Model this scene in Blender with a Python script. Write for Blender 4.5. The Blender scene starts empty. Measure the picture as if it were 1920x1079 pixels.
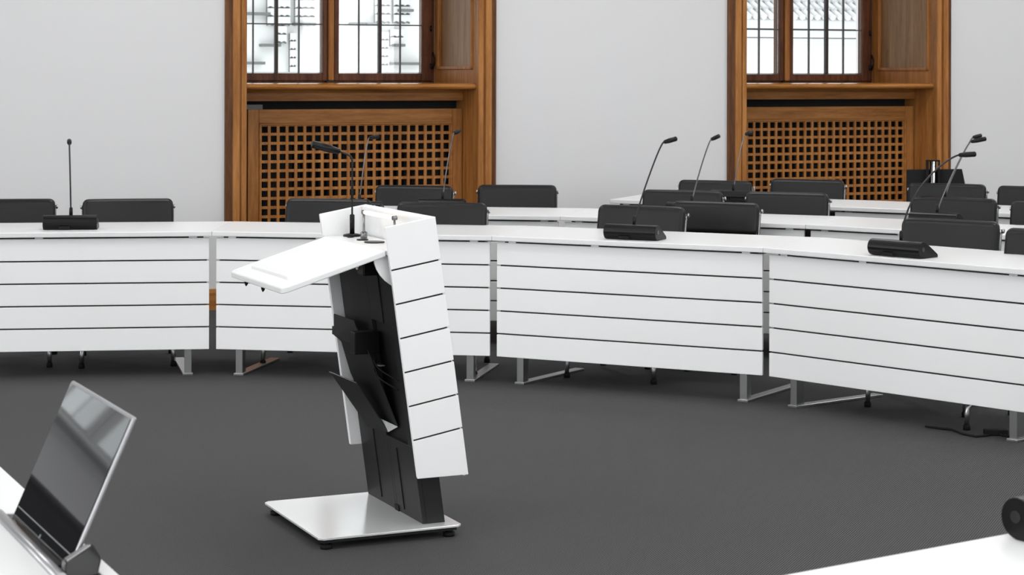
import bpy, bmesh, math, random
from mathutils import Vector, Matrix
random.seed(4)
C = bpy.context.scene.collection
S_ = bpy.context.scene
R = math.radians

# ------------------------------------------------------------------ materials
def mat(name, col, rough=.5, metal=0, bump=None, coat=0, spec=None):
    m = bpy.data.materials.new(name); m.use_nodes = True
    nt = m.node_tree; b = nt.nodes['Principled BSDF']
    b.inputs['Base Color'].default_value = (*col, 1)
    b.inputs['Roughness'].default_value = rough
    b.inputs['Metallic'].default_value = metal
    if coat: b.inputs['Coat Weight'].default_value = coat
    if spec is not None: b.inputs['Specular IOR Level'].default_value = spec
    if bump:
        tc = nt.nodes.new('ShaderNodeTexCoord'); n = nt.nodes.new('ShaderNodeTexNoise')
        n.inputs['Scale'].default_value = bump[0]; n.inputs['Detail'].default_value = 4
        bp = nt.nodes.new('ShaderNodeBump'); bp.inputs['Strength'].default_value = bump[1]
        bp.inputs['Distance'].default_value = .002
        nt.links.new(tc.outputs['Object'], n.inputs['Vector'])
        nt.links.new(n.outputs['Fac'], bp.inputs['Height'])
        nt.links.new(bp.outputs['Normal'], b.inputs['Normal'])
    return m

def wood(name, dark, mid, light, scale, rough=.42):
    m = bpy.data.materials.new(name); m.use_nodes = True
    nt = m.node_tree; N = nt.nodes; L = nt.links; b = N['Principled BSDF']
    tc = N.new('ShaderNodeTexCoord'); mp = N.new('ShaderNodeMapping'); mp.inputs['Scale'].default_value = scale
    n1 = N.new('ShaderNodeTexNoise'); n1.inputs['Scale'].default_value = 3; n1.inputs['Detail'].default_value = 6; n1.inputs['Roughness'].default_value = .62
    n2 = N.new('ShaderNodeTexNoise'); n2.inputs['Scale'].default_value = 22; n2.inputs['Detail'].default_value = 3
    mx = N.new('ShaderNodeMath'); mx.operation = 'MULTIPLY_ADD'; mx.inputs[1].default_value = .35
    cr = N.new('ShaderNodeValToRGB')
    e = cr.color_ramp.elements
    e[0].position = .42; e[0].color = (*dark, 1); e[1].position = .86; e[1].color = (*light, 1)
    k = e.new(.62); k.color = (*mid, 1)
    L.new(tc.outputs['Object'], mp.inputs['Vector']); L.new(mp.outputs['Vector'], n1.inputs['Vector']); L.new(mp.outputs['Vector'], n2.inputs['Vector'])
    L.new(n2.outputs['Fac'], mx.inputs[0]); L.new(n1.outputs['Fac'], mx.inputs[2])
    L.new(mx.outputs[0], cr.inputs['Fac']); L.new(cr.outputs['Color'], b.inputs['Base Color'])
    b.inputs['Roughness'].default_value = rough
    bp = N.new('ShaderNodeBump'); bp.inputs['Strength'].default_value = .15; bp.inputs['Distance'].default_value = .001
    L.new(n2.outputs['Fac'], bp.inputs['Height']); L.new(bp.outputs['Normal'], b.inputs['Normal'])
    b.inputs['Specular IOR Level'].default_value = .2
    return m

WOOD = dict(dark=(.20, .074, .018), mid=(.32, .128, .032), light=(.45, .200, .058))
M = {
 'neck': mat('dark_flexible_metal', (.13, .13, .13), .3, 1),
 'white': mat('white_laminate', (.77, .77, .77), .32, bump=(60, .03)),
 'panelwhite': mat('white_panel_lacquer', (.86, .86, .86), .42, bump=(60, .03)),
 'black': mat('black_powder_coat', (.010, .010, .0105), .45, spec=.35),
 'groove': mat('black_backing_board', (.008, .008, .008), .7),
 'dark': mat('anthracite_sheet_metal', (.012, .012, .0125), .5, metal=0, bump=(200, .05), spec=.3),
 'plastic': mat('black_plastic', (.005, .005, .0054), .32, spec=.22),
 'chrome': mat('polished_chrome', (.72, .72, .72), .12, 1),
 'steel': mat('satin_stainless_steel', (.50, .50, .50), .28, 1),
 'alu': mat('brushed_aluminium', (.60, .60, .61), .3, 1),
 'baseplate': mat('silver_base_plate', (.93, .93, .93), .16, .5),
 'leather': mat('black_leather', (.0055, .0055, .0058), .38, bump=(45, .3), spec=.3),
 'rubber': mat('black_rubber', (.005, .005, .005), .7, spec=.25),
 'gun': mat('dark_polished_aluminium', (.22, .22, .225), .25, 1),
 'woodv': wood('oak_vertical_grain', scale=(9, 9, .7), **WOOD),
 'woodh': wood('oak_horizontal_grain', scale=(.7, 9, 9), **WOOD),
 'woodp': wood('oak_panel_veneer', (.16, .084, .036), (.26, .145, .066), (.35, .21, .105), (6, 6, .5)),
 'woodd': wood('dark_stained_oak_sash', (.045, .016, .008), (.095, .033, .015), (.16, .06, .027), (9, 9, .8)),
 'lead': mat('grey_glazing_bar', (.10, .10, .105), .5),
 'bar': mat('dark_glazing_bar', (.03, .02, .017), .5),
 'screen': mat('black_glass_screen', (.006, .006, .007), .03),
 'glossblack': mat('gloss_black_plastic', (.012, .012, .012), .12),
 'cavity': mat('black_panel_and_recess_shade', (.006, .006, .006), .9),  # black of the stand panel, and shade coloured into the radiator recess
 'stucco': mat('white_render_outside', (.82, .82, .81), .9),
 'ledge': mat('grey_zinc_ledge', (.16, .165, .16), .6),
 'tile': mat('pale_clay_roof_tile', (.74, .74, .74), .8),
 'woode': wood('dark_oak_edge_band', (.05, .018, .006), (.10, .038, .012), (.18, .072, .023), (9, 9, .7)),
 'sillwood': wood('varnished_oak_sill', scale=(.7, 9, 9), rough=.18, **WOOD),
 'rim': mat('satin_aluminium_rim', (.38, .38, .385), .38, 1),
 'box': mat('grey_painted_box', (.16, .165, .17), .6),
 'ceil': mat('ceiling_paint', (.83, .83, .83), .8),
}
def wallmat():
    m = mat('wall_paint', (.68, .68, .685), .75, bump=(30, .08)); return m
M['wall'] = wallmat()

def carpet():
    m = bpy.data.materials.new('carpet_twill'); m.use_nodes = True
    nt = m.node_tree; N = nt.nodes; L = nt.links; b = N['Principled BSDF']
    tc = N.new('ShaderNodeTexCoord'); mp = N.new('ShaderNodeMapping')
    mp.inputs['Rotation'].default_value = (0, 0, R(45))
    w = N.new('ShaderNodeTexWave'); w.wave_type = 'BANDS'; w.bands_direction = 'X'
    w.inputs['Scale'].default_value = 2 * math.pi / (20 * .0080)    # one rib every 8 mm
    w.inputs['Distortion'].default_value = .6; w.inputs['Detail'].default_value = 1; w.inputs['Detail Scale'].default_value = 3
    n = N.new('ShaderNodeTexNoise'); n.inputs['Scale'].default_value = 260; n.inputs['Detail'].default_value = 2
    n3 = N.new('ShaderNodeTexNoise'); n3.inputs['Scale'].default_value = 1.6; n3.inputs['Detail'].default_value = 3
    a = N.new('ShaderNodeMath'); a.operation = 'MULTIPLY_ADD'; a.inputs[1].default_value = .85
    a2 = N.new('ShaderNodeMath'); a2.operation = 'MULTIPLY_ADD'; a2.inputs[1].default_value = .5
    cr = N.new('ShaderNodeValToRGB'); e = cr.color_ramp.elements
    e[0].position = .25; e[0].color = (.005, .005, .0052, 1); e[1].position = 1.0; e[1].color = (.088, .088, .089, 1)
    L.new(tc.outputs['Object'], mp.inputs['Vector']); L.new(mp.outputs['Vector'], w.inputs['Vector'])
    L.new(tc.outputs['Object'], n.inputs['Vector']); L.new(tc.outputs['Object'], n3.inputs['Vector'])
    L.new(w.outputs['Fac'], a.inputs[0]); L.new(n.outputs['Fac'], a2.inputs[0]); a2.inputs[2].default_value = .5
    s = N.new('ShaderNodeMath'); s.operation = 'MULTIPLY'; s.inputs[1].default_value = .6
    L.new(a2.outputs[0], s.inputs[0]); L.new(s.outputs[0], a.inputs[2])
    L.new(a.outputs[0], cr.inputs['Fac']); L.new(cr.outputs['Color'], b.inputs['Base Color'])
    bp = N.new('ShaderNodeBump'); bp.inputs['Strength'].default_value = .5; bp.inputs['Distance'].default_value = .0015
    L.new(w.outputs['Fac'], bp.inputs['Height']); L.new(bp.outputs['Normal'], b.inputs['Normal'])
    b.inputs['Roughness'].default_value = .95; b.inputs['Specular IOR Level'].default_value = .15
    return m
M['carpet'] = carpet()

def glassmat():
    m = bpy.data.materials.new('window_glass'); m.use_nodes = True
    nt = m.node_tree; N = nt.nodes; N.clear(); L = nt.links
    o = N.new('ShaderNodeOutputMaterial'); t = N.new('ShaderNodeBsdfTransparent'); g = N.new('ShaderNodeBsdfGlossy')
    g.inputs['Roughness'].default_value = .02; t.inputs['Color'].default_value = (.97, .98, .975, 1)
    f = N.new('ShaderNodeFresnel'); f.inputs['IOR'].default_value = 1.45; x = N.new('ShaderNodeMixShader')
    L.new(f.outputs[0], x.inputs[0]); L.new(t.outputs[0], x.inputs[1]); L.new(g.outputs[0], x.inputs[2]); L.new(x.outputs[0], o.inputs[0])
    return m
M['glass'] = glassmat()
def emis(name, col, st):
    m = mat(name, (1, 1, 1), .5); b = m.node_tree.nodes['Principled BSDF']
    b.inputs['Emission Color'].default_value = (*col, 1); b.inputs['Emission Strength'].default_value = st
    return m
M['tube'] = emis('warm_lamp_tube', (1, .70, .34), 1.15)
M['diffuser'] = emis('ceiling_lamp_diffuser', (1, 1, 1), 8.6)

# ------------------------------------------------------------------ mesh helper
class MB:
    def __init__(s): s.v = []; s.f = []; s.sm = []
    def add(s, vs, fs, smooth=False, mx=None):
        o = len(s.v)
        s.v += [tuple(mx @ Vector(p)) if mx else tuple(p) for p in vs]
        s.f += [tuple(i + o for i in q) for q in fs]; s.sm += [smooth] * len(fs); return s
    def box(s, x0, x1, y0, y1, z0, z1, mx=None):
        v = [(x, y, z) for z in (z0, z1) for y in (y0, y1) for x in (x0, x1)]
        return s.add(v, [(0, 2, 3, 1), (4, 5, 7, 6), (0, 1, 5, 4), (1, 3, 7, 5), (3, 2, 6, 7), (2, 0, 4, 6)], mx=mx)
    def prism(s, pts, axis, lo, hi, mx=None, smooth=False):
        def P(a, b, c): return {'x': (c, a, b), 'y': (a, c, b), 'z': (a, b, c)}[axis]
        n = len(pts); ar = sum(pts[i][0] * pts[(i + 1) % n][1] - pts[(i + 1) % n][0] * pts[i][1] for i in range(n))
        if (ar < 0) != (axis == 'y'): pts = pts[::-1]
        v = [P(a, b, lo) for a, b in pts] + [P(a, b, hi) for a, b in pts]
        s.add(v, [tuple(range(n))[::-1], tuple(range(n, 2 * n))], mx=mx)
        o = len(s.v) - 2 * n
        s.f += [(o + i, o + (i + 1) % n, o + n + (i + 1) % n, o + n + i) for i in range(n)]; s.sm += [smooth] * n
        return s
    def poly3(s, a, b):   # two matching 3D loops (near, far)
        n = len(a); s.add(list(a) + list(b), [tuple(range(n)), tuple(range(2 * n - 1, n - 1, -1))] + [(i, n + i, n + (i + 1) % n, (i + 1) % n) for i in range(n)]); return s
    def tube(s, pts, r, n=10, mx=None, caps=True):
        pts = [Vector(p) for p in pts]; k = len(pts)
        rs = r if isinstance(r, (list, tuple)) else [r] * k
        vs = []; ref = None
        for i, p in enumerate(pts):
            t = (pts[min(i + 1, k - 1)] - pts[max(i - 1, 0)]).normalized()
            if ref is None: ref = Vector((0, 0, 1)) if abs(t.z) < .9 else Vector((1, 0, 0))
            a = (ref - t * ref.dot(t)).normalized(); ref = a; b = t.cross(a)
            vs += [p + (a * math.cos(q) + b * math.sin(q)) * rs[i] for q in [2 * math.pi * j / n for j in range(n)]]
        fs = [(i * n + j, i * n + (j + 1) % n, (i + 1) * n + (j + 1) % n, (i + 1) * n + j) for i in range(k - 1) for j in range(n)]
        s.add(vs, fs, True, mx)
        if caps:
            o = len(s.v) - k * n; s.f += [tuple(range(o, o + n))[::-1], tuple(range(o + (k - 1) * n, o + k * n))]; s.sm += [False] * 2
        return s
    def pad(s, W, H, t, r, rt, fn):      # cushion: rounded rectangle with rolled edges; fn maps (x, z, y) to a point
        def ax(h, q):
            c = [-h, -h + q * .1, -h + q * .3, -h + q * .6, -h + q]; n = 8
            return c + [-h + q + (2 * h - 2 * q) * i / n for i in range(1, n)] + [-x for x in c[::-1]]
        X = ax(W / 2, r); Z = ax(H / 2, r); nx, nz = len(X), len(Z); vs = []
        for side in (1, -1):
            for z in Z:
                for x in X:
                    e = min(W / 2 - abs(x), H / 2 - abs(z)); k = max(0, min(1, e / rt)); th = t / 2 * math.sqrt(max(0, 1 - (1 - k) ** 2))
                    dx = abs(x) - (W / 2 - r); dz = abs(z) - (H / 2 - r); xx, zz = x, z
                    if dx > 0 and dz > 0:
                        m = max(dx, dz) / math.hypot(dx, dz); xx = math.copysign(W / 2 - r + dx * m, x); zz = math.copysign(H / 2 - r + dz * m, z)
                    vs.append(fn(xx, zz, side * th))
        o = nx * nz; fs = []
        for j in range(nz - 1):
            for i in range(nx - 1):
                a = j * nx + i; q = (a, a + 1, a + nx + 1, a + nx)
                fs.append(q[::-1]); fs.append(tuple(i_ + o for i_ in q))
        s.add(vs, fs, True)
        return s
    def build(s, name, m, parent=None, bevel=0, seg=2, weld=False):
        me = bpy.data.meshes.new(name); me.from_pydata(s.v, [], s.f); me.update()
        me.polygons.foreach_set('use_smooth', s.sm)
        bm = bmesh.new(); bm.from_mesh(me)
        if weld: bmesh.ops.remove_doubles(bm, verts=bm.verts, dist=1e-5)
        bmesh.ops.recalc_face_normals(bm, faces=bm.faces); bm.to_mesh(me); bm.free()
        me.materials.append(M[m]); o = bpy.data.objects.new(name, me); C.objects.link(o)
        if parent: o.parent = parent
        if bevel:
            b = o.modifiers.new('bevel', 'BEVEL'); b.width = bevel; b.segments = seg; b.limit_method = 'ANGLE'; b.angle_limit = R(40)
            b.harden_normals = False
        return o

def tag(o, label=None, cat=None, group=None, kind=None):
    if label: o['label'] = label
    if cat: o['category'] = cat
    if group: o['group'] = group
    if kind: o['kind'] = kind
    return o
def empty(name, loc, rz=0):
    o = bpy.data.objects.new(name, None); C.objects.link(o); o.location = loc; o.rotation_euler = (0, 0, rz); o.empty_display_size = .1; return o
def copy_tree(o, parent=None):
    c = o.copy(); C.objects.link(c); c.parent = parent
    for ch in [x for x in ALL if x.parent == o]: copy_tree(ch, c)
    return c
ALL = []

# ------------------------------------------------------------------ camera
cam = bpy.data.cameras.new('camera'); co = bpy.data.objects.new('camera', cam); C.objects.link(co); S_.camera = co
cam.sensor_width = 36; cam.lens = 3700 / 1920 * 36
co.location = (0, 0, 1.55); co.rotation_euler = (Matrix.Rotation(R(90), 3, 'X') @ Matrix.Rotation(R(.143), 3, 'Z')).to_euler()
cam.shift_x = 0; cam.shift_y = (132.4 - 539.5) / 1920
cam.dof.use_dof = True; cam.dof.focus_distance = 7.6; cam.dof.aperture_fstop = 13; cam.clip_end = 200

# ------------------------------------------------------------------ room shell (wall frame: x along the window wall, y outwards)
TH = math.atan(.000107 * 3700)
def wemp(name): return empty(name, (0, 13.5, 0), TH)
FILL = 84
SL, SR, DN, HC = -10.6, 7.6, -16.6, 3.8
WINS = [(-1.862, -.261), (1.791, 3.392), (-5.515, -3.914), (-9.168, -7.567)]
WS = sorted(WINS)
def struct(mb, name, m, bevel=0):
    o = mb.build(name, m, None, bevel); o.location = (0, 13.5, 0); o.rotation_euler = (0, 0, TH); tag(o, kind='structure'); return o
struct(MB().box(SL, SR, DN, .95, -.1, 0), 'floor', 'carpet')
struct(MB().box(SL, SR, DN, .95, HC, HC + .1), 'ceiling', 'ceil')
wb = MB(); HW = 3.3
ee = [SL] + [q for p in WS for q in (p[0] - .02, p[1] + .02)] + [SR]
for i in range(0, len(ee), 2): wb.box(ee[i], ee[i + 1], 0, 1.0, 0, HC)
for a, b in WINS: wb.box(a - .02, b + .02, 0, 1.0, HW + .02, HC).box(a - .02, b + .02, .93, 1.0, 0, 1.43)
struct(wb, 'wall_back', 'wall')
LW = [(-3.9, -2.1), (-7.4, -5.6), (-10.9, -9.1), (-14.4, -12.6)]
lw_ = MB().box(SL - .3, SL, DN, 1.0, 0, .9).box(SL - .3, SL, DN, 1.0, 3.3, HC); xs = [DN] + [q for p in sorted(LW) for q in p] + [1.0]
for i in range(0, len(xs), 2): lw_.box(SL - .3, SL, xs[i], xs[i + 1], .9, 3.3)
struct(lw_, 'wall_left', 'wall')
struct(MB().box(SR, SR + .1, DN, 1.0, 0, HC), 'wall_right', 'wall')
FW = [(-6.9, -4.7), (-3.4, -1.2), (.1, 2.3), (3.6, 5.8)]
fw = MB().box(SL, SR, DN - .3, DN, 0, .9).box(SL, SR, DN - .3, DN, 3.3, HC)
xs = [SL] + [q for p in FW for q in p] + [SR]
for i in range(0, len(xs), 2): fw.box(xs[i], xs[i + 1], DN - .3, DN, .9, 3.3)
struct(fw, 'wall_front', 'wall')
for i, (wall_, a, b) in enumerate([('f', *p) for p in FW] + [('l', *p) for p in LW]):  # unseen windows, added with area lights to fill the room from front and left
    W = wemp('window_%d' % (i + 5)); tag(W, kind='structure'); h_ = (b - a) / 2
    if wall_ == 'f': q_ = Vector(((a + b) / 2, DN, 0)); rz_ = 0
    else: q_ = Vector((SL, (a + b) / 2, 0)); rz_ = -R(90)
    W.location = Vector((0, 13.5, 0)) + Matrix.Rotation(TH, 3, 'Z') @ q_; W.rotation_euler = (0, 0, TH + rz_)
    f = MB()
    for x0_, x1_, z0_, z1_ in ((-h_, -h_ + .07, .9, 3.3), (h_ - .07, h_, .9, 3.3), (-.05, .05, .9, 3.3), (-h_, h_, .9, .97), (-h_, h_, 3.23, 3.3), (-h_, h_, 2.4, 2.46)): f.box(x0_, x1_, -.2, -.12, z0_, z1_)
    f.build('window_frame', 'woodd', W)
    MB().box(-h_ + .07, h_ - .07, -.165, -.16, .97, 3.23).build('glass_pane', 'glass', W)
    ld_ = bpy.data.lights.new('added_fill_light', 'AREA'); ld_.shape = 'RECTANGLE'; ld_.size = 2 * h_ - .1; ld_.size_y = 2.3; ld_.energy = FILL * (.85 if wall_ == 'f' else .95); ld_.color = (.97, .985, 1)
    lo_ = bpy.data.objects.new('added_fill_light', ld_); C.objects.link(lo_); lo_.parent = W; lo_.location = (0, -.10, 2.1); lo_.rotation_euler = (R(90), 0, 0)
bbp = [(0, 0), (-.022, 0), (-.022, .11), (-.012, .125), (-.010, .135), (0, .135)]
bm_ = MB(); ee = [SL] + [q for p in WS for q in (p[0] - .138, p[1] + .138)] + [SR]
for i in range(0, len(ee), 2): bm_.prism(bbp, 'x', ee[i], ee[i + 1])
struct(bm_, 'baseboard_back', 'woodh')

def casing(mb, s0, sg):        # profile from the opening edge outwards, sg = -1 left, +1 right
    p = [(0, .01), (0, -.040), (.004, -.046), (.036, -.046), (.040, -.034), (.046, -.034), (.050, -.056), (.090, -.056), (.094, -.050), (.094, 0), (.05, .0), (.05, .01)]
    mb.prism([(s0 + sg * a, b) for a, b in p], 'z', 0, HW + .1)
LN = 'left'
def paint(W):          # the last window, seen only in the dark screen, is painted white
    for o in bpy.data.objects:
        if (o.parent == W or (o.parent and o.parent.parent == W)) and o.name.split('.')[0] != 'glass_pane': o.data.materials[0] = M['panelwhite']
for wi, (a, b) in enumerate(WINS):
    W = wemp('window_%d' % (wi + 1)); tag(W, kind='structure')
    for s0, sg in ((a, -1), (b, 1)):
        m = MB(); casing(m, s0, sg); m.build('window_casing', 'woodv', W, .002)
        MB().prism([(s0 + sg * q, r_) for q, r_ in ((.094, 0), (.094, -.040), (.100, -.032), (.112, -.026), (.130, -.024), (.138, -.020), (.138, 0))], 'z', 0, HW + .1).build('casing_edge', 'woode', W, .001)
    MB().box(a - .138, b + .138, -.05, 0, HW + .1, HW + .3).build('casing_head', 'woodh', W, .004)
    # reveals: boarding with a sunk panel framed by a moulding, right and left
    for sd, (s0, sg) in enumerate(((a, -1), (b, 1))):
        X = lambda q: s0 + sg * q
        fr = MB()
        def bb(q0, q1, y0, y1, z0, z1, mb=fr): mb.box(min(X(q0), X(q1)), max(X(q0), X(q1)), y0, y1, z0, z1)
        bb(0, .02, .0, .07, 1.462, HW); bb(0, .02, .775, .86, 1.462, HW); bb(0, .02, .07, .775, 1.462, 1.555); bb(0, .02, .07, .775, 3.0, HW)
        bb(0, .02, .0, .86, 0, 1.423)
        fr.build('reveal_board', 'woodv', W)
        pn = MB(); bb(.016, .02, .07, .775, 1.555, 3.0, pn); pn.build('reveal_panel', 'woodp', W)
        mo = MB()
        for (y0, y1, z0, z1) in ((.07, .095, 1.555, 3.0), (.75, .775, 1.555, 3.0), (.07, .775, 1.555, 1.58), (.07, .775, 2.975, 3.0)): bb(-.012, .016, y0, y1, z0, z1, mo)
        mo.build('panel_moulding', 'woodv', W, .006)
    MB().box(a, b, 0, .86, HW, HW + .02).build('reveal_head', 'woodh', W)
    # sill board with a rounded nose and the apron beneath
    nose = [(-.006, 1.441), (.000, 1.430), (.010, 1.423), (.92, 1.423), (.92, 1.463), (.06, 1.463), (.012, 1.458), (.0, 1.450)]
    MB().prism(nose, 'x', a + .001, b - .001, smooth=False).build('window_sill', 'sillwood', W, .002)
    ap = MB().box(a, b, .255, .30, 1.342, 1.423)
    ap.prism([(.225, 1.423), (.255, 1.423), (.255, 1.395), (.243, 1.400)], 'x', a, b)
    ap.build('sill_apron', 'woodh', W, .002)
    # fixed frame, centre mullion, two sashes each with leaded bars
    y0 = .86; cx = (a + b) / 2 + .022
    fr = MB().box(a, a + .045, y0, y0 + .09, 1.462, HW).box(b - .045, b, y0, y0 + .09, 1.462, HW).box(a, b, y0, y0 + .09, 1.462, 1.478).box(a, b, y0, y0 + .09, HW - .06, HW).box(cx - .055, cx + .055, y0, y0 + .09, 1.462, HW)
    fr.build('window_frame', 'woodd', W, .004)
    MB().box(cx - .022, cx + .022, y0 - .035, y0 + .001, 1.475, HW - .02).build('mullion_cover', 'woodv', W, .008)
    MB().box(cx - .035, cx + .035, y0 - .04, y0, 1.463, 1.474).build('bolt_plate', 'plastic', W, .002)
    for q0, q1, tl_, tr_ in ((a + .030, cx - .026, .075, .034), (cx + .026, b - .026, .034, .075)):
        sa = MB()
        sa.box(q0, q0 + tl_, y0 - .02, y0 + .05, 1.474, HW - .05).box(q1 - tr_, q1, y0 - .02, y0 + .05, 1.474, HW - .05)
        sa.box(q0 + tl_, q1 - tr_, y0 - .02, y0 + .05, 1.474, 1.527).box(q0 + tl_, q1 - tr_, y0 - .02, y0 + .05, HW - .11, HW - .05)
        so = sa.build('sash', 'woodd', W, .005)
        g0, g1 = q0 + tl_, q1 - tr_
        MB().box(g0, g1, y0 + .012, y0 + .016, 1.527, HW - .11).build('glass_pane', 'glass', so)
        mid = (g0 + g1) / 2
        MB().box(mid - .011, mid + .011, y0 - .008, y0 + .03, 1.527, HW - .11).build('glazing_bar', 'bar', so, .003)
        le = MB(); zz = 1.872
        for x in ((g0 + mid) / 2, (g1 + mid) / 2): le.box(x - .0045, x + .0045, y0 + .004, y0 + .024, 1.527, HW - .11)
        while zz < HW - .2: le.box(g0, g1, y0 + .004, y0 + .024, zz - .0045, zz + .0045); zz += .345
        le.build('leading', 'lead', so)
        be = MB().prism([(y0 - .02, 1.527), (y0 + .012, 1.527), (y0 + .012, 1.536)], 'x', g0, g1); be.build('putty_bead', 'alu', so)
    for z in (1.58, 1.85): MB().tube([(b - .035, y0 - .026, z - .02), (b - .035, y0 - .026, z + .02)], .008).build('hinge', 'plastic', W)
    MB().tube([(b - .02, y0 - .02, 1.56), (b - .012, y0 - .035, 1.60), (b - .012, y0 - .035, 1.64), (b - .02, y0 - .02, 1.68)], .006).build('latch_hook', 'plastic', W)
    if wi > 1:
        MB().box(a, b, .26, .29, 0, 1.36).build('lower_board', 'woodh', W)
        if wi == 3: paint(W)
        continue
    # radiator cabinet: a lattice front lifted in front of a recess coloured black to stand for its shade
    RC = wemp('radiator_cover')
    lr = ('left', 'right')[wi]
    tag(RC, 'oak lattice radiator cover under the %s window' % (lr if wi == 0 else 'right'), 'radiator cover', 'radiator covers under the windows')
    g0, g1 = a + .159, b - .078; F = MB(); y = .262
    pl = a + .083
    for q in ((pl, g0, .06, 1.287), (g1, b - .004, .06, 1.287)): MB().box(q[0], q[1], y, y + .024, q[2], q[3]).build('stile', 'woodv', RC, .003)
    for q in ((g0, g1, 1.193, 1.287), (g0, g1, .06, .20)): MB().box(q[0], q[1], y, y + .024, q[2], q[3]).build('rail', 'woodh', RC, .003)
    bd = MB()
    for q in ((g0, g0 + .012, .20, 1.193), (g1 - .012, g1, .20, 1.193), (g0, g1, 1.181, 1.193), (g0, g1, .20, .212)): bd.box(q[0], q[1], y - .008, y + .014, q[2], q[3])
    bd.build('inner_moulding', 'woodh', RC, .003)
    la = MB(); n = 22; px = (g1 - g0 - .02) / n
    for i in range(n + 1): x = g0 + .01 + i * px; la.box(x - .0098, x + .0098, y + .004, y + .022, .21, 1.184)
    nz = 16; pz = (1.184 - .205) / nz
    for j in range(nz + 1): z = 1.182 - j * pz; la.box(g0 + .01, g1 - .01, y + .005, y + .021, z - .0098, z + .0098)
    la.build('lattice', 'woodv', RC, .0015, 1)
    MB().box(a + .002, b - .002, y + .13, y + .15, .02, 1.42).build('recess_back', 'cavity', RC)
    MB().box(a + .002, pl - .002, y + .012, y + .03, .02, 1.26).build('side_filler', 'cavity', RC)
    if wi == 0: tag(MB().box(a + .045, a + .19, y + .03, y + .10, 1.287, 1.318).build('pipe_box', 'box', RC), 'grey metal box end')
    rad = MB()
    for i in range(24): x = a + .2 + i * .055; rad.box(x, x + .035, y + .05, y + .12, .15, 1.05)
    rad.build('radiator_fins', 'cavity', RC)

# ------------------------------------------------------------------ houses outside
def outside(name): return wemp(name)
H1 = outside('neighbour_house'); tag(H1, 'white rendered house with stepped tiled ledges seen through the left window', 'building')
h = MB().box(-9, 4.6, 9.0, 12, -6, 9); h.build('wall', 'stucco', H1)
def tiles(x0, x1, z0, z1, y, parent, m='tile'):
    k = max(1, round((z1 - z0) / .095)); n = max(2, round((x1 - x0) / .07)) * 6
    mb = MB(); gp = MB()
    for j in range(k):       # rows of pantiles: each row ends in a wavy lower edge with a grey strip beneath that paints its shadow line
        z = z0 + j * .095; low = [(x0 + (x1 - x0) * i / n, z + .014 * abs(math.sin(math.pi * i / 6))) for i in range(n + 1)]
        mb.prism(low + [(x1, z + .085), (x0, z + .085)], 'y', y - .08, y - .02)
        gp.prism([(a_, b_ - .016) for a_, b_ in low] + [(x1, z + .08), (x0, z + .08)], 'y', y - .05, y - .01)
    mb.build('roof_tiles', m, parent); gp.build('tile_row_shade', 'ledge', parent)
for (x0, x1, z0, z1) in ((.60, .86, 2.06, 2.5), (.92, 1.15, 2.06, 2.5), (.70, .82, 1.86, 2.02), (.86, .93, 1.50, 1.98), (1.86, 2.04, 2.10, 2.5), (2.08, 2.28, 2.10, 2.5), (1.93, 2.02, 1.52, 1.96), (2.04, 2.20, 1.84, 1.99)):
    tiles(x0, x1, z0, z1, 9.0, H1)
for (x0, x1, z) in ((.36, .62, 2.16), (.90, 1.15, 2.05), (1.56, 1.72, 2.06), (1.74, 1.92, 2.06), (2.08, 2.2, 1.82), (2.05, 2.42, 1.61), (.52, .74, 1.81), (.36, .56, 1.61), (2.12, 2.30, 2.22)):
    MB().box(x0, x1, 8.86, 9.02, z, z + .032).build('ledge', 'ledge', H1, .005)
H2 = outside('neighbour_roof'); tag(H2, 'white house with a pale tiled roof and cornice seen through the right window', 'building')
MB().box(5.0, 14, 9.5, 13, -6, 2.2).build('wall', 'stucco', H2)
MB().box(5.0, 14, 9.42, 9.5, 1.90, 1.97).box(5.0, 14, 9.36, 9.5, 1.98, 2.08).box(5.0, 14, 9.28, 9.5, 2.09, 2.20).build('cornice', 'tile', H2, .01)
rt = MB(); rt.prism([(9.25, 2.20), (13, 4.6), (13, 2.20)], 'x', 5.0, 14)
rt.build('roof', 'tile', H2)
rr = MB()
for j in range(14):
    for i in range(80): x = 5.05 + i * .11; rr.tube([(x, 9.20 + j * .16, 2.23 + j * .102), (x, 9.38 + j * .16, 2.315 + j * .102)], .042, 6)
tag(rr.build('roof_tiles', 'tile', H2), None)
P = outside('stone_post'); tag(P, 'grey stone pier outside at the right edge of the right window', 'pier')
MB().box(3.82, 3.92, 1.6, 1.8, 0, 4).build('shaft', 'tile', P)

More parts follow.
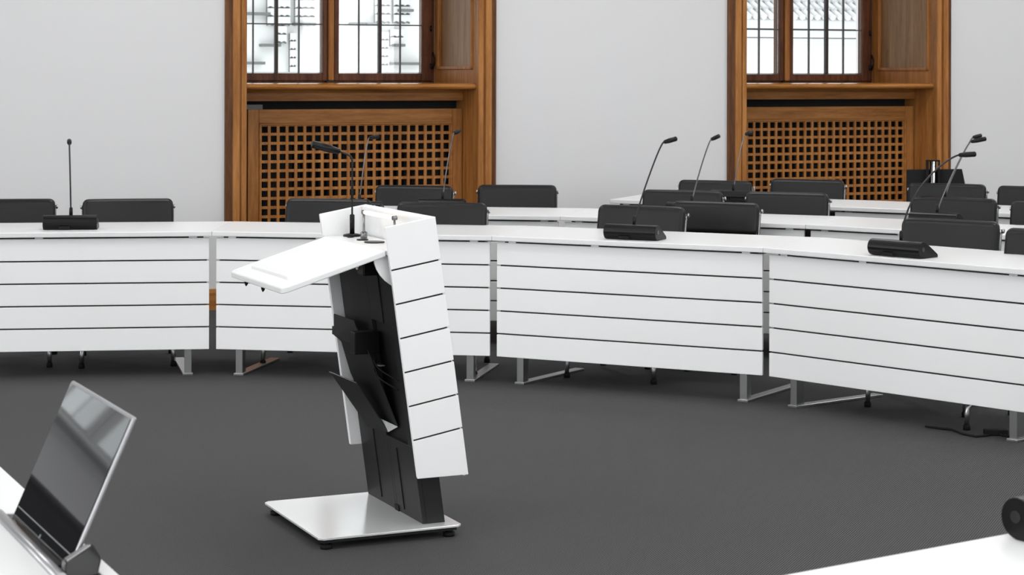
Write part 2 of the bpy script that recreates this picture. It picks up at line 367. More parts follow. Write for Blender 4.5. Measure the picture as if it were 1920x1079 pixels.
# ------------------------------------------------------------------ desks
def U(v): return Vector((math.cos(v), math.sin(v)))
def row_points(start, spans):
    p = [Vector(start)]
    for ln, an in spans: p.append(p[-1] + U(R(an)) * ln)
    return p
def desk(P0, P1, n0, n1, label, depth=.66, name='conference_desk', group=None, slot=None, splay=0):
    """P0->P1 the foot line of the front panel; n0,n1 unit vectors of the two side cuts (towards the seats)."""
    d = P1 - P0; L = d.length; an = math.atan2(d.y, d.x); ux = d.normalized(); uy = Vector((-ux.y, ux.x))
    o = empty(name, (P0.x, P0.y, 0), an); tag(o, label, 'desk', group or 'white curved-row conference desks')
    def cut(n, y):     # x offset of a side cut at depth y
        return n.dot(ux) / n.dot(uy) * y
    c0 = lambda y: cut(n0, y); c1 = lambda y: L + cut(n1, y)
    ov = .032; e = .0006; B = depth - ov
    top = [(c0(-ov) + e, -ov), (c1(-ov) - e, -ov), (c1(B) - e, B), (c0(B) + e, B)]
    t = MB()
    if slot:
        (s0, s1, q0, q1) = slot
        t.prism([(c0(-ov), -ov), (c1(-ov), -ov), (c1(q0), q0), (c0(q0), q0)], 'z', .710, .735)
        t.prism([(c0(q1), q1), (c1(q1), q1), (c1(B), B), (c0(B), B)], 'z', .710, .735)
        t.prism([(c0(q0), q0), (s0, q0), (s0, q1), (c0(q1), q1)], 'z', .710, .735)
        t.prism([(s1, q0), (c1(q0), q0), (c1(q1), q1), (s1, q1)], 'z', .710, .735)
        t.build('desk_top', 'white', o)
    else:
        t.prism(top, 'z', .710, .735); t.build('desk_top', 'white', o, .004, 3)
    g = .018; p = MB(); zz = [.137 + .1126 * i for i in range(6)]
    for i in range(5): p.box(g, L - g, 0, .018, zz[i] + (.0038 if i else 0), zz[i + 1] - (.0038 if i < 4 else 0))
    p.build('front_panel', 'panelwhite', o, .0022)
    MB().box(g + .012, L - g - .012, .0185, .026, .15, .695).build('panel_backing', 'groove', o)
    r = MB().box(g + .03, L - g - .03, .03, .07, .665, .7095).box(.12, .16, .03, B - .08, .67, .7095).box(L - .16, L - .12, .03, B - .08, .67, .7095)
    r.build('under_frame', 'black', o)
    for x in (.10, L * .385, L - .10): MB().box(x - .02, x + .02, .004, .03, .6995, .7095).build('bracket', 'alu', o)
    for x in (.125, L - .125):
        l = MB().box(x - .018, x + .018, .045, .105, .012, .71)
        lg = l.build('leg', 'steel', o, .002)
        k_ = -math.tan(R(splay)); MB().prism([(x - .026, .035), (x + .026, .035), (x + .026 + k_ * .565, .60), (x - .026 + k_ * .565, .60)], 'z', 0, .012).build('foot_bar', 'steel', lg, .002)
    return o, an

def make_row(pts, labels, first_n=None, last_n=None, lead=None):
    out = []
    nrm = []
    for i, p in enumerate(pts):
        ds = []
        if i > 0: ds.append((pts[i] - pts[i - 1]).normalized())
        if i < len(pts) - 1: ds.append((pts[i + 1] - pts[i]).normalized())
        t = sum(ds, Vector((0, 0))).normalized(); nrm.append(Vector((-t.y, t.x)))
    for i, lb in enumerate(labels):
        out.append(desk(pts[i], pts[i + 1], nrm[i], nrm[i + 1], lb, splay=(7, -3, -8, -8)[i]))
    return out
J = [None, Vector((-1.5106, 9.9772)), Vector((-0.0887, 9.7523)), Vector((1.1800, 9.1447))]
dR = (Vector((2.1244, 8.1740)) - J[3]).normalized()
J.append(J[3] + dR * 1.40)
J[0] = J[1] - U(R(7.1)) * 1.40
row1 = make_row(J, ['white desk at the left edge of the front row, carrying the upright microphone',
                    'front-row white desk directly behind the lectern',
                    'front-row white desk to the right of the lectern with two chairs pushed close together',
                    'front-row white desk at the right edge of the photo with the bent microphone'])
a1 = [x[1] for x in row1]
K1 = Vector((.281, 11.05)); K = [K1 - U(R(-8)) * 1.42, K1, K1 + U(R(-23)) * 1.41]
K.append(K[2] + U(R(-36)) * 1.40)
for k in range(4): K[k] = K[k] + Vector((0, .03))
row2 = make_row(K, ['middle-row white desk behind the lectern microphone', 'middle-row white desk at the centre, right of the lectern', 'middle-row white desk at the right side'])
Lp = [Vector((.631, 12.52)), Vector((1.937, 11.93))]; Lp.append(Lp[1] + U(R(-30)) * 1.40)
row3 = make_row(Lp, ['back-row white desk whose free left end shows against the wall', 'back-row white desk in front of the right window grille'])

# foreground desks (near side of the ring)
E0, E1 = Vector((-1.05, 4.05)), Vector((-.632, 3.18))     # the straight inner edge of the near left desk
dL = (E1 - E0).normalized()                               # seats lie to the left of it
nL = Vector((dL.y, -dL.x))
# run the desk so its seat side (+local y) points away from the ring: P0 -> P1 with left normal to the seats
A0 = E1 + dL * .9; A1 = A0 - dL * 1.9
nrmL = Vector((-(A1 - A0).normalized().y, (A1 - A0).normalized().x))
A0 += nrmL * .032; A1 += nrmL * .032
LSLOT = (.90, 1.415, -.010, .068)
dkL, anL = desk(A0, A1, nrmL, nrmL, 'near white desk in the bottom left corner with the screen rising out of it', depth=.72, slot=LSLOT)
F0, F1 = Vector((.4375, 3.19)), Vector((.842, 3.46)); dF = (F1 - F0).normalized()
B1 = F0 - dF * .35; B0 = B1 + dF * 1.6
nrmR = Vector((-(B1 - B0).normalized().y, (B1 - B0).normalized().x))
B0 += nrmR * .032; B1 += nrmR * .032
dkR, anR = desk(B0, B1, nrmR, nrmR, 'near white desk in the bottom right corner', depth=.7)

# ------------------------------------------------------------------ retractable screen in the near left desk
def loc2(o0, an, x, y): v = U(an); return Vector((o0.x + v.x * x - v.y * y, o0.y + v.y * x + v.x * y))
sc0 = Vector((-0.7232, 3.1866)); sc1 = Vector((-0.9091, 3.5672))       # right and left foot of the screen on the desk
dv = sc1 - sc0; wS = dv.length; anS = math.atan2(dv.y, dv.x)
SC = empty('desk_screen', (sc0.x, sc0.y, .712), anS); tag(SC, 'tilted black glass screen with a silver rim standing in the near left desk', 'screen')
tilt = Matrix.Rotation(R(24), 4, 'X')        # local -y is towards the ring, +y towards the seat
hS = .292
MB().box(0, wS, -.004, .004, .02, hS, mx=tilt).build('screen_rim', 'rim', SC, .003)
MB().box(.006, wS - .006, .0042, .0052, .026, hS - .006, mx=tilt).build('screen_glass', 'screen', SC)
bz = MB().box(.012, wS - .012, .0053, .0057, .05, .052, mx=tilt); bz.build('bezel_line', 'box', SC)
MB().tube([(wS / 2 - .0, .0055, .038), (wS / 2, .0062, .038)], .004, 14, mx=tilt).build('button', 'box', SC)
sl = MB()   # hinge carriage inside the slot and little arm at the right end
sl.box(.03, wS - .03, -.02, .012, -.06, .03)
sl.build('carriage', 'glossblack', SC, .003)
MB().prism([(-.045, .0), (.01, .0), (.005, .05), (-.04, .075), (-.055, .05)], 'x', -.035, -.012).build('pivot_arm', 'glossblack', SC, .004)
# slot frame belongs to the desk
y0, y1 = LSLOT[2], LSLOT[3]; x0, x1 = LSLOT[0], LSLOT[1]
tag(MB().box(x0, x1, y0, y0 + .004, .69, .7362).box(x0, x0 + .006, y0, y1, .69, .7362).box(x1 - .006, x1, y0, y1, .69, .7362).build('slot_frame', 'alu', dkL, .001), 'silver frame around the screen slot')
MB().tube([(x0 + .004, y1 - .009, .738), (x1 - .004, y1 - .009, .738)], .0095, 16).build('slot_lip', 'rim', dkL)
MB().box(x0, x1, y0, y1, .60, .612).box(x0, x1, y0 - .004, y0, .60, .709).box(x0, x1, y1, y1 + .004, .60, .709).build('slot_box', 'glossblack', dkL)

# ------------------------------------------------------------------ microphones
def bez(p, n=14):
    out = []
    for i in range(n + 1):
        t = i / n; a = [Vector(q) for q in p]
        while len(a) > 1: a = [a[j].lerp(a[j + 1], t) for j in range(len(a) - 1)]
        out.append(a[0])
    return out
def make_mic(stem, head, neck='neck'):
    """local: -y towards the ring, +y towards the seat. stem: control points, head: (start, end)."""
    o = empty('desk_microphone', (0, 0, 0)); w = .135
    prof = []
    for k in range(15):
        q = R(-60 - k * (250 - 60) / 14); prof.append((-.030 + .036 * math.cos(q), .037 + .037 * math.sin(q)))
    prof = [(-.030 + .0365 * math.cos(R(q)), .0375 + .0365 * math.sin(R(q))) for q in range(270, 45, -15)]
    prof += [(.02, .052), (.075, .018), (.082, .012), (.082, .0012), (-.03, .001)]
    b = MB().prism(prof, 'x', -w, w); ba = b.build('base', 'plastic', o, .002)
    MB().prism([(-.010, .0705), (.004, .066), (.074, .0215), (.071, .0185), (-.01, .0665)], 'x', -w + .012, w - .012).build('key_plate', 'alu' if False else 'steel', ba, .0008)
    MB().tube([(-.06 - .003, -.0675, .030), (-.03, -.0675, .030)], .001, 6).box(-.055, .0, -.0675, -.0655, .006, .02).build('speaker_slot', 'rubber', ba)
    for sx in (-1, 1): MB().tube([(sx * (w - .001), -.032, .040), (sx * (w + .002), -.032, .040)], .011, 16).build('end_cap', 'glossblack', ba)
    p = bez(stem); MB().tube(p, .0042, 8).build('gooseneck', neck, o)
    s0 = Vector(stem[0]); MB().tube([s0 - Vector((0, 0, .01)), s0 + Vector((0, 0, .05)), s0 + Vector((0, 0, .055))], [.010, .0085, .004], 12).build('socket', 'plastic', o)
    h0, h1 = Vector(head[0]), Vector(head[1]); d = (h1 - h0)
    MB().tube([h0, h0 + d * .06, h0 + d * .3, h0 + d * .34, h0 + d * .38, h0 + d * .94, h1], [.004, .009, .0115, .0115, .0125, .0125, .008], 14).build('capsule', 'plastic', o)
    return o
def mic(p, an, label, tip=(0, .40, 0, .41), r=.30, hl=.055, curl=.0, neck='neck'):      # tip: side offset and height of the neck end and of the capsule end
    s1, z1, s2, z2 = tip
    B = Vector((s1, r, z1)); E_ = Vector((s2, r + hl, z2)); d = (E_ - B).normalized()
    k = B - Vector((0, 0, .058)); st = Vector((0, 0, .058)) 
    g = [st, Vector((s1 * .02, 0, .058 + k.z * (.15 + curl))), Vector((s1 * .5, r * (.50 - curl), .058 + k.z * (.60 + curl * .5))), B - d * (.02 + curl * .12) - Vector((s1 * .06, r * .06, .022 - curl * .04)), B - d * .004, B]
    o = make_mic(g, (B, E_), neck)
    o.location = (p.x, p.y, .735); o.rotation_euler = (0, 0, an)
    tag(o, label, 'microphone', 'gooseneck desk microphones')
    return o
mic(Vector((-2.2472, 10.0628)), a1[0], 'black gooseneck microphone standing upright on the left end desk', (-0.034, 0.426, -0.04, 0.44), .26, neck='black')
mic(Vector((0.5926, 9.5419)), a1[2], 'black gooseneck microphone on the front-row desk right of the lectern', (0.042, 0.461, 0.091, 0.479), .28, neck='black')
mic(Vector((1.7177, 8.6958)), a1[3], 'black gooseneck microphone with the widest bend, on the right front desk', (0.031, 0.436, 0.085, 0.441), .40, .06, .25, 'black')
a2 = [x[1] for x in row2]; a3 = [x[1] for x in row3]
mic(Vector((-0.8635, 11.1969)), a2[0], 'thin gooseneck microphone just right of the lectern microphone, in the middle row', (-0.001, 0.421, 0.044, 0.429), .26)
mic(Vector((-0.3994, 11.4256)), a2[0], 'gooseneck microphone rising right of the lectern in front of the grille edge', (0.02, 0.443, 0.046, 0.454), .26)
mic(Vector((1.0164, 11.1373)), a2[1], 'gooseneck microphone on the middle row against the plain wall between the windows', (0.025, 0.419, 0.059, 0.44), .28)
mic(Vector((2.2449, 10.4124)), a2[2], 'silvery gooseneck microphone on the middle-row desk at the right', (0.051, 0.437, 0.116, 0.454), .32)
mic(Vector((1.3794, 12.2800)), a3[0], 'gooseneck microphone on the back row before the left edge of the right window', (-0.007, 0.414, 0.025, 0.423), .26)
mic(Vector((2.5814, 11.7531)), a3[1], 'rearmost gooseneck microphone at the right, its head just above another', (0.082, 0.416, 0.118, 0.428), .28)
pe = Vector((.842, 3.46)) + dF * .15 + Vector((dF.y, -dF.x)) * .075
mic(pe, anR, 'black microphone base cut off by the right frame edge, on the near right desk')

# ------------------------------------------------------------------ chairs
def make_chair():
    o = empty('office_chair', (0, 0, 0))
    T = R(14)
    def back(x, z, y):        # z: height above the floor along the backrest
        return (x, .215 + (z - .44) * .20 + y - .30 * x * x, z)
    up = MB().pad(.482, .172, .050, .032, .024, lambda x, z, y: back(x, z + .764, y)).build('upper_back_pad', 'leather', o, weld=True)
    lo = MB().pad(.478, .222, .046, .030, .022, lambda x, z, y: back(x, z + .563, y)).build('lower_back_pad', 'leather', o, weld=True)
    MB().pad(.462, .40, .012, .03, .005, lambda x, z, y: back(x, z + .645, y + .008)).build('back_sling', 'leather', o, weld=True)
    def seat(x, z, y):
        return (x, z + .005, .437 + y - .25 * (max(0, -z - .12)) ** 2 * 6)
    s = MB().pad(.475, .45, .055, .05, .026, seat).build('seat', 'leather', o, weld=True)
    for z in (-.07, .03): MB().tube([seat(x / 10 * .229, z, .0272) for x in range(-10, 11)], .0016, 6).build('seam', 'rubber', s)
    for sx in (-1, 1):
        p = [(sx * .232, -.19, .418), (sx * .234, -.05, .420), (sx * .236, .12, .422), (sx * .236, .20, .44), (sx * .236, .236, .49), (sx * .236, .262, .62), (sx * .236, .292, .77), (sx * .236, .301, .812)]
        f = MB().tube(p, .009, 8); f.build('side_frame', 'gun', o)
        MB().tube([(sx * .228, .303, .805), (sx * .244, .303, .805), (sx * .245, .303, .805), (sx * .253, .303, .805)], [.006, .006, .012, .010], 12).build('knob', 'steel', o)
    MB().tube([(-.236, .303, .805), (0, .325, .805), (.236, .303, .805)], .007, 8).build('back_stretcher', 'gun', o)
    MB().tube([(-.243, .06, .40), (-.1, .06, .385), (.1, .06, .385), (.243, .06, .40)], .011, 8).build('seat_stretcher', 'steel', o)
    cy = .09
    MB().tube([(0, cy, .10), (0, cy, .24), (0, cy, .241), (0, cy, .40)], [.026, .026, .016, .016], 16).build('column', 'chrome', o)
    for k in range(4):
        q = R(45 + 90 * k); c, s_ = math.cos(q), math.sin(q)
        P_ = lambda r, z: (r * c, cy + r * s_, z)
        l = MB().tube([P_(0, .115), P_(.1, .122), P_(.24, .122), P_(.305, .116), P_(.326, .098), P_(.330, .07), P_(.332, .026)], [.018, .016, .014, .013, .013, .0125, .0115], 8).build('leg', 'alu', o)
        MB().tube([P_(.332, .0), P_(.332, .018), P_(.332, .026)], [.016, .016, .012], 12).build('glide', 'rubber', l)
    return o
chair0 = make_chair()
ALL = list(bpy.data.objects)
first = [True]
def chair(top, an, label, group):
    """top: plan position of the middle of the upper edge of the backrest (0.85 m high)"""
    if first[0]: o = chair0; first[0] = False
    else: o = copy_tree(chair0)
    p = top - Vector((-math.sin(an), math.cos(an))) * .275
    o.location = (p.x, p.y, 0); o.rotation_euler = (0, 0, an); tag(o, label, 'chair', group); return o
G1, G2, G3 = 'black chairs of the front row', 'black chairs of the middle row', 'black chairs of the back row'
chair(Vector((-2.7068, 10.6385)), a1[0] + R(3), 'black leather chair cut off by the left frame edge', G1)
chair(Vector((-2.0775, 10.6848)), a1[0] + R(4), 'black leather chair right of the upright microphone at the left', G1)
chair(Vector((-0.9926, 10.7265)), a1[1] + R(-2), 'black leather chair partly hidden by the left side of the lectern', G1)
chair(Vector((-0.3681, 10.4466)), a1[1] + R(2), 'black leather chair directly right of the lectern top', G1)
chair(Vector((0.6741, 10.2375)), a1[2] + R(0), 'black leather chair behind the microphone base right of the lectern', G1)
chair(Vector((1.0903, 10.5437)), a1[2] + R(2), 'black leather chair pushed back from the front row, second right of the lectern', G1)
chair(Vector((2.0749, 9.3318)), a1[3] + R(12), 'nearest full black leather chair at the right, behind the bent microphone', G1)
chair(Vector((2.4125, 8.7193)), a1[3] + R(8), 'front-row black chair, lowest of the three cut off by the right edge', G1)
chair(Vector((-0.5912, 11.9875)), a2[0] + R(-2), 'black leather chair in front of the left grille, in the middle row', G2)
chair(Vector((0.0344, 12.0704)), a2[0] + R(6), 'black leather chair against the plain wall right of the left window', G2)
chair(Vector((1.0026, 11.5728)), a2[1] + R(4), 'black leather chair in the middle row crossed by the gooseneck before the plain wall', G2)
chair(Vector((1.5908, 11.3941)), a2[1] + R(4), 'black leather chair in the middle row below the grille of the right window', G2)
chair(Vector((2.4522, 10.9500)), a2[2] + R(10), 'black leather chair in the middle row at the right, behind the silvery microphone', G2)
chair(Vector((2.9126, 10.5692)), a2[2] + R(6), 'black leather chair cut off at the right edge, in the middle row', G2)
chair(Vector((1.3018, 12.6251)), a3[0] + R(4), 'black leather chair in the back row at the left edge of the right window', G3)
chair(Vector((1.9148, 12.7766)), a3[0] + R(4), 'black leather chair in the back row before the middle of the right grille', G3)
chair(Vector((2.7210, 12.3298)), a3[1] + R(8), 'black leather chair in the back row in front of the black stand', G3)
chair(Vector((3.2067, 12.0388)), a3[1] + R(3), 'black leather chair in the back row against the wall at the right edge', G3)
# the seat whose reflection shows in the near screen
ps = (sc0 + sc1) / 2 + nrmL * .92 - dL * 1.0
ps = Vector((-1.72, 4.52)); chair(ps, R(41), 'black leather chair seen only as a dark reflection in the near screen', 'near black chair')

# ------------------------------------------------------------------ lectern
AL = R(24.5); LC = Vector((-.512, 6.72))
LE = empty('lectern', (LC.x, LC.y, 0), AL); tag(LE, 'leaning white and anthracite speaker lectern on a flat silver base plate', 'lectern')
# local axes: x = towards the audience (a), y = to the left (b)
TL = math.tan(R(8))
bpl = MB().prism([(-.25, -.285), (-.235, -.30), (.235, -.30), (.25, -.285), (.25, .285), (.235, .30), (-.235, .30), (-.25, .285)], 'z', .034, .042)
bpl.build('base_plate', 'baseplate', LE, .0015)
MB().box(-.235, .235, -.285, .285, .022, .034).build('base_underside', 'black', LE)
for x, y in ((-.215, -.265), (.215, -.265), (-.215, .265), (.215, .265)):
    c = MB().tube([(x, y, .0), (x, y, .014)], .020, 16).build('foot', 'rubber', LE)
    MB().tube([(x, y, .014), (x, y, .034)], .013, 12).build('foot_screw', 'chrome', c)
def ax(z): return -TL * (z - .04)          # lean offset at height z
def leanbox(mb, a0, a1, b0, b1, z0, z1):
    lo = [(a0 + ax(z0), b0, z0), (a1 + ax(z0), b0, z0), (a1 + ax(z0), b1, z0), (a0 + ax(z0), b1, z0)]
    hi = [(a0 + ax(z1), b0, z1), (a1 + ax(z1), b0, z1), (a1 + ax(z1), b1, z1), (a0 + ax(z1), b1, z1)]
    mb.poly3(lo, hi); return mb
col = MB()
leanbox(col, .145, .21, -.245, .275, .042, .945)                     # back of the column
leanbox(col, .130, .145, -.245, -.02, .042, .30); leanbox(col, .130, .145, .0, .275, .042, .94); leanbox(col, .130, .145, -.245, 0, .70, .94); leanbox(col, .130, .145, -.245, -.20, .30, .70)
leanbox(col, .130, .145, -.02, 0, .06, .30)
col.build('column', 'dark', LE, .0015)
for q in ((.127, .131, .125, .13, .06, .30), (.127, .131, -.09, -.085, .06, .27), (.126, .131, -.035, .0, .042, .062), (.127, .131, -.125, -.121, .70, .93)): leanbox(MB(), *q).build('panel_seam', 'rubber', LE)
# shell: front board and two wings, axis leaning by 8 degrees, slats cut at right angles to the axis
far_top = (.128, 1.071); phi = R(8)
ph2 = R(9.8)
def axp(a, l):        # a: distance from the far corner back to the user, l: distance down the axis
    return (far_top[0] - a * math.cos(ph2) + l * math.sin(phi), far_top[1] - a * math.sin(ph2) - l * math.cos(phi))
cuts = [0, .142, .2545, .367, .4795, .592, .7045, None]
def wing(b0, b1, slats):
    mb = MB(); D = .178; zb = .218
    def down(a):           # length along the axis where height zb is reached
        return (far_top[1] - a * math.sin(ph2) - zb) / math.cos(phi)
    if not slats:
        q = [axp(0, 0), axp(D, 0), axp(D, down(D)), axp(0, down(0))]; mb.prism(q, 'y', b0, b1)
    else:
        for i in range(7):
            g0 = .0028 if i else 0; g1 = .0028
            l0 = cuts[i] + g0
            if i < 6: q = [axp(0, l0), axp(D, l0), axp(D, cuts[i + 1] - g1), axp(0, cuts[i + 1] - g1)]
            else: q = [axp(0, l0), axp(D, l0), axp(D, down(D)), axp(0, down(0))]
            mb.prism(q, 'y', b0, b1)
    return mb
bR, bL = -.353, .307
wing(bR, bR + .008, True).build('side_wing', 'panelwhite', LE, .0015)
w2 = MB(); D = .176; dn = lambda a: (far_top[1] - a * math.sin(ph2) - .218) / math.cos(phi)
w2.prism([axp(.002, .0005), axp(D, .0005), axp(D, dn(D) - .002), axp(.002, dn(.002) - .002)], 'y', bR + .0095, bR + .018)
w2.build('wing_lining', 'panelwhite', LE, .0015)
MB().prism([axp(.006, .004), axp(D - .004, .004), axp(D - .004, dn(D) - .008), axp(.006, dn(.002) - .008)], 'y', bR + .008, bR + .0095).build('groove_liner', 'groove', LE)
wing(bL - .018, bL, False).build('side_wing', 'panelwhite', LE, .003)
fb = MB()
for i in range(7):
    l0 = cuts[i] + (.0028 if i else 0); l1 = (cuts[i + 1] - .0028) if i < 6 else dn(0)
    q = [axp(-.001, l0), axp(.017, l0), axp(.017, l1), axp(-.001, l1)]; fb.prism(q, 'y', bR + .002, bL - .002)
fb.build('front_board', 'panelwhite', LE, .0015)
MB().prism([axp(.0175, .003), axp(.022, .003), axp(.022, dn(0) - .01), axp(.0175, dn(0) - .01)], 'y', bR + .02, bL - .02).build('front_lining', 'panelwhite', LE)
# reading board (sloped) and the flat shelf behind it
zh, zl = .965, .856; ah, al = -.036, -.386; th = .020
sl = (zh - zl) / (ah - al)
b0, b1 = -.332, .264
rb = MB(); rr_ = .028
pl = [(ah, b0), (ah, b1)] + [(al + rr_ - rr_ * math.sin(R(t)), b1 - rr_ + rr_ * math.cos(R(t))) for t in range(0, 91, 15)] + [(al + rr_ - rr_ * math.cos(R(t)), b0 + rr_ - rr_ * math.sin(R(t))) for t in range(0, 91, 15)]
rb.poly3([(x, y, zl + (x - al) * sl - th) for x, y in pl], [(x, y, zl + (x - al) * sl) for x, y in pl])
rb.build('reading_board', 'white', LE, .004, 3)
MB().poly3([(al + .05, -.23, zl + .05 * sl - .001), (al + .065, -.23, zl + .065 * sl - .001), (al + .065, .17, zl + .065 * sl - .001), (al + .05, .17, zl + .05 * sl - .001)],
           [(al + .05, -.23, zl + .05 * sl + .010), (al + .065, -.23, zl + .065 * sl + .010), (al + .065, .17, zl + .065 * sl + .010), (al + .05, .17, zl + .05 * sl + .010)]).build('paper_stop', 'white', LE, .002)
MB().box(-.034, .112, bR + .02, bL - .02, .948, .964).build('rear_shelf', 'white', LE, .002)
# hooks below the low edge, hinge plates and drive box under the board
for y in (-.06, .13):
    x = al + .02; z = zl - th
    MB().tube([(x, y - .01, z + .003), (x, y - .01, z - .010), (x, y, z - .016), (x, y + .01, z - .010), (x, y + .01, z + .003)], .0035, 8).build('hook', 'plastic', LE)
    MB().box(x - .01, x + .05, y - .03, y + .03, z - .001, z + .008).build('hook_plate', 'plastic', LE)
for y in (bR + .045, ):
    q = [(-.02, .945)] + [(-.02 + .155 * math.sin(R(t)) * -1 + .13, .945 - .13 * math.sin(R(t))) for t in ()]
    arc = [(.10 - .17 * math.cos(R(t)), .944 - .125 * math.sin(R(t))) for t in range(0, 91, 10)]
    MB().prism(arc + [(.10, .944)], 'y', y, y + .006).build('hinge_plate', 'panelwhite', LE)
MB().box(-.06, -.01, -.185, -.125, .868, .915).build('drive_box', 'plastic', LE, .004)
MB().tube([(-.066, -.135, .895), (-.058, -.135, .895)], .010, 12).build('drive_knob', 'chrome', LE)
# magazine pocket of folded sheet steel
def sheet(name, pts, m='dark', th=.0025, parent=LE):
    MB().poly3([(x, y, z) for x, y, z in pts], [(x + th, y, z + th * .4) for x, y, z in pts]).build(name, m, parent)
sheet('pocket_back_upper', [(-.007, .26, .690), (-.007, .05, .690), (-.006, .035, .672), (.0, -.069, .60), (.0, .20, .60), (-.006, .235, .612), (-.006, .26, .615)])
sheet('pocket_back_lower', [(.0, .20, .60), (.0, -.069, .60), (.092, -.111, .345), (.092, .15, .345), (.033, .197, .49)])
sheet('pocket_front', [(-.021, .26, .487), (-.021, -.009, .488), (.088, -.034, .315), (.088, .17, .30), (.06, .195, .35)])
sheet('pocket_lip', [(-.024, .262, .4875), (-.024, -.009, .4885), (-.018, -.009, .484), (-.018, .262, .483)], 'steel', .001)
sheet('pocket_end_reflection', [(.065, -.02, .36), (.092, -.111, .346), (.087, -.034, .316)], 'baseplate', .001)  # light triangle standing in for the reflection at the pocket's end
MB().box(-.004, .02, .25, .287, .615, .645).build('pocket_bracket', 'plastic', LE, .002)
MB().box(-.045, .045, -.062, -.012, .590, .665).build('control_box', 'plastic', LE, .003)
MB().box(.01, .03, -.15, -.11, .560, .564).build('cable_clip', 'steel', LE, .001)
for dz in (0, .03): MB().tube(bez([(.01, -.10, .575 - dz), (.0, -.14, .55 - dz), (.02, -.2, .54 - dz), (.05, -.23, .52 - dz)]), .0025, 6).build('cable', 'rubber', LE)
# microphone on the lectern: own thing standing on the shelf
def lw(a, b): v = U(AL); return Vector((LC.x + v.x * a - v.y * b, LC.y + v.y * a + v.x * b))
p = lw(.052, .235)
LM = empty('lectern_microphone', (p.x, p.y, .9645), AL); tag(LM, 'large black speaker microphone on a thin stand on the lectern shelf', 'microphone')
MB().tube([(0, 0, 0), (0, 0, .006), (0, 0, .010)], [.032, .031, .014], 24).build('base', 'plastic', LM)
MB().tube([(0, 0, .008), (0, 0, .075), (0, 0, .078)], [.0088, .0088, .004], 14).build('socket', 'plastic', LM)
MB().tube([(0, 0, .075), (0, 0, .262)] + bez([(0, 0, .262), (0, 0, .283), (-.010, 0, .286), (-.045, 0, .298)], 8), .0034, 8).build('stand_tube', 'black', LM)
MB().tube([(0, 0, .13), (0, 0, .19)], .0048, 10).build('joint_sleeve', 'rubber', LM)
MB().tube([(-.045, 0, .298), (-.05, 0, .300), (-.075, 0, .3065), (-.08, 0, .308), (-.145, 0, .326), (-.150, 0, .327)], [.005, .0105, .0125, .014, .0135, .009], 16).build('capsule', 'plastic', LM)
# lamp: two posts with a glowing tube between
p = lw(.060, .137)
LA = empty('lectern_lamp', (p.x, p.y, .9645), AL); tag(LA, 'small bridge lamp with a warm glowing tube on the lectern shelf', 'lamp')
for y in (0, -.295):
    MB().tube([(0, y, 0), (0, y, .022)], .012, 16).tube([(0, y, .022), (0, y, .026), (0, y, .086), (0, y, .097)], [.009, .004, .004, .006], 12).build('post', 'gun', LA)
    MB().tube([(-.008, y, .091), (.008, y, .091)], .0075, 14).build('clamp', 'gun', LA)
MB().tube([(0, -.012, .091), (0, -.283, .091)], .0075, 12).build('light_tube', 'tube', LA)
for i, (a, b, r) in enumerate(((.03, .19, .012), (.035, -.035, .035), (.03, .07, .020))):
    MB().tube([(a, b, .9640), (a, b, .968)], r, 20).build('cable_cap', 'plastic', LE)
tag(LE, group=None)

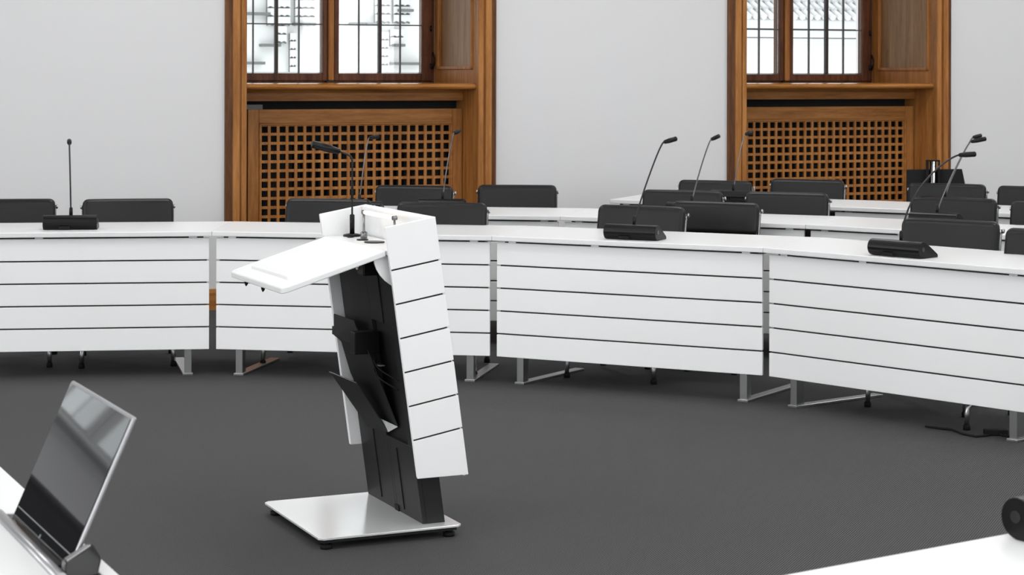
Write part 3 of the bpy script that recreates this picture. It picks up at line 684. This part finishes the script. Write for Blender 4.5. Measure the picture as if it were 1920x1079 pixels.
# ------------------------------------------------------------------ black stand by the wall, cable on the floor
p = Vector((790 / 3700 * 13.95, 13.95))
ST = empty('screen_stand', (p.x, p.y, 0), R(-12)); tag(ST, 'black rectangular panel on a chrome post standing by the back wall at the right', 'stand')
MB().tube([(0, 0, .02), (0, 0, .915)], .023, 20).build('post', 'chrome', ST)
MB().tube([(0, 0, 0), (0, 0, .02), (0, 0, .022)], [.19, .19, .17], 32).build('foot', 'steel', ST)
MB().box(-.050, -.030, -.02, .02, .55, .925).box(.034, .048, -.02, .02, .55, .92).box(-.050, .048, -.02, .02, .915, .925).build('clamp_rail', 'plastic', ST, .003)
MB().prism([(-.185, .853), (.20, .862), (.262, .56), (-.185, .55)], 'y', .03, .055).build('panel', 'cavity', ST, .006)
cc = [Vector((1.8015, 8.5821)), Vector((1.8601, 8.5318)), Vector((1.9007, 8.5070)), Vector((1.9240, 8.4075)), Vector((1.9665, 8.3469)), Vector((2.0177, 8.3719)), Vector((2.0691, 8.4342)), Vector((2.0858, 8.3729)), Vector((2.1608, 8.3132)), Vector((2.2596, 8.1030))]
tag(MB().tube([(v.x, v.y, .006) for v in cc], .005, 6).build('floor_cable', 'rubber'), 'black cable lying on the carpet beneath the right front desk', 'cable')
q = Vector((2.0660, 8.4124))
tag(MB().box(q.x - .05, q.x + .05, q.y - .02, q.y + .02, 0, .025).build('cable_adapter', 'rubber', None, .004), 'small black cable adapter on the carpet near the right front desk leg', 'adapter')

# ------------------------------------------------------------------ ceiling lamps and sky
k = 0
for s in (-5.6, -2.6, .4, 3.4, 6.0):
    for d in (-1.9, -5.0, -8.1, -11.2, -14.3):
        L_ = wemp('ceiling_lamp'); L_.location = Vector((0, 13.5, 0)) + Matrix.Rotation(TH, 3, 'Z') @ Vector((s, d, HC - .07))
        tag(L_, 'square white ceiling lamp outside the frame, seen only by its light', 'ceiling lamp', 'ceiling lamps')
        MB().box(-.62, .62, -.62, -.58, -.03, .07).box(-.62, .62, .58, .62, -.03, .07).box(-.62, -.58, -.58, .58, -.03, .07).box(.58, .62, -.58, .58, -.03, .07).build('lamp_frame', 'alu', L_)
        MB().box(-.58, .58, -.58, .58, -.0, .012).build('diffuser', 'diffuser', L_)
        k += 1
w = bpy.data.worlds.new('overcast_sky'); S_.world = w; w.use_nodes = True
bg = w.node_tree.nodes['Background']; bg.inputs['Color'].default_value = (.93, .97, 1, 1); bg.inputs['Strength'].default_value = 1.9

vs = S_.view_settings; vs.view_transform = 'Standard'; vs.look = 'None'; vs.gamma = 1; vs.use_curve_mapping = False; vs.exposure = -0.07
bpy.context.view_layer.update()
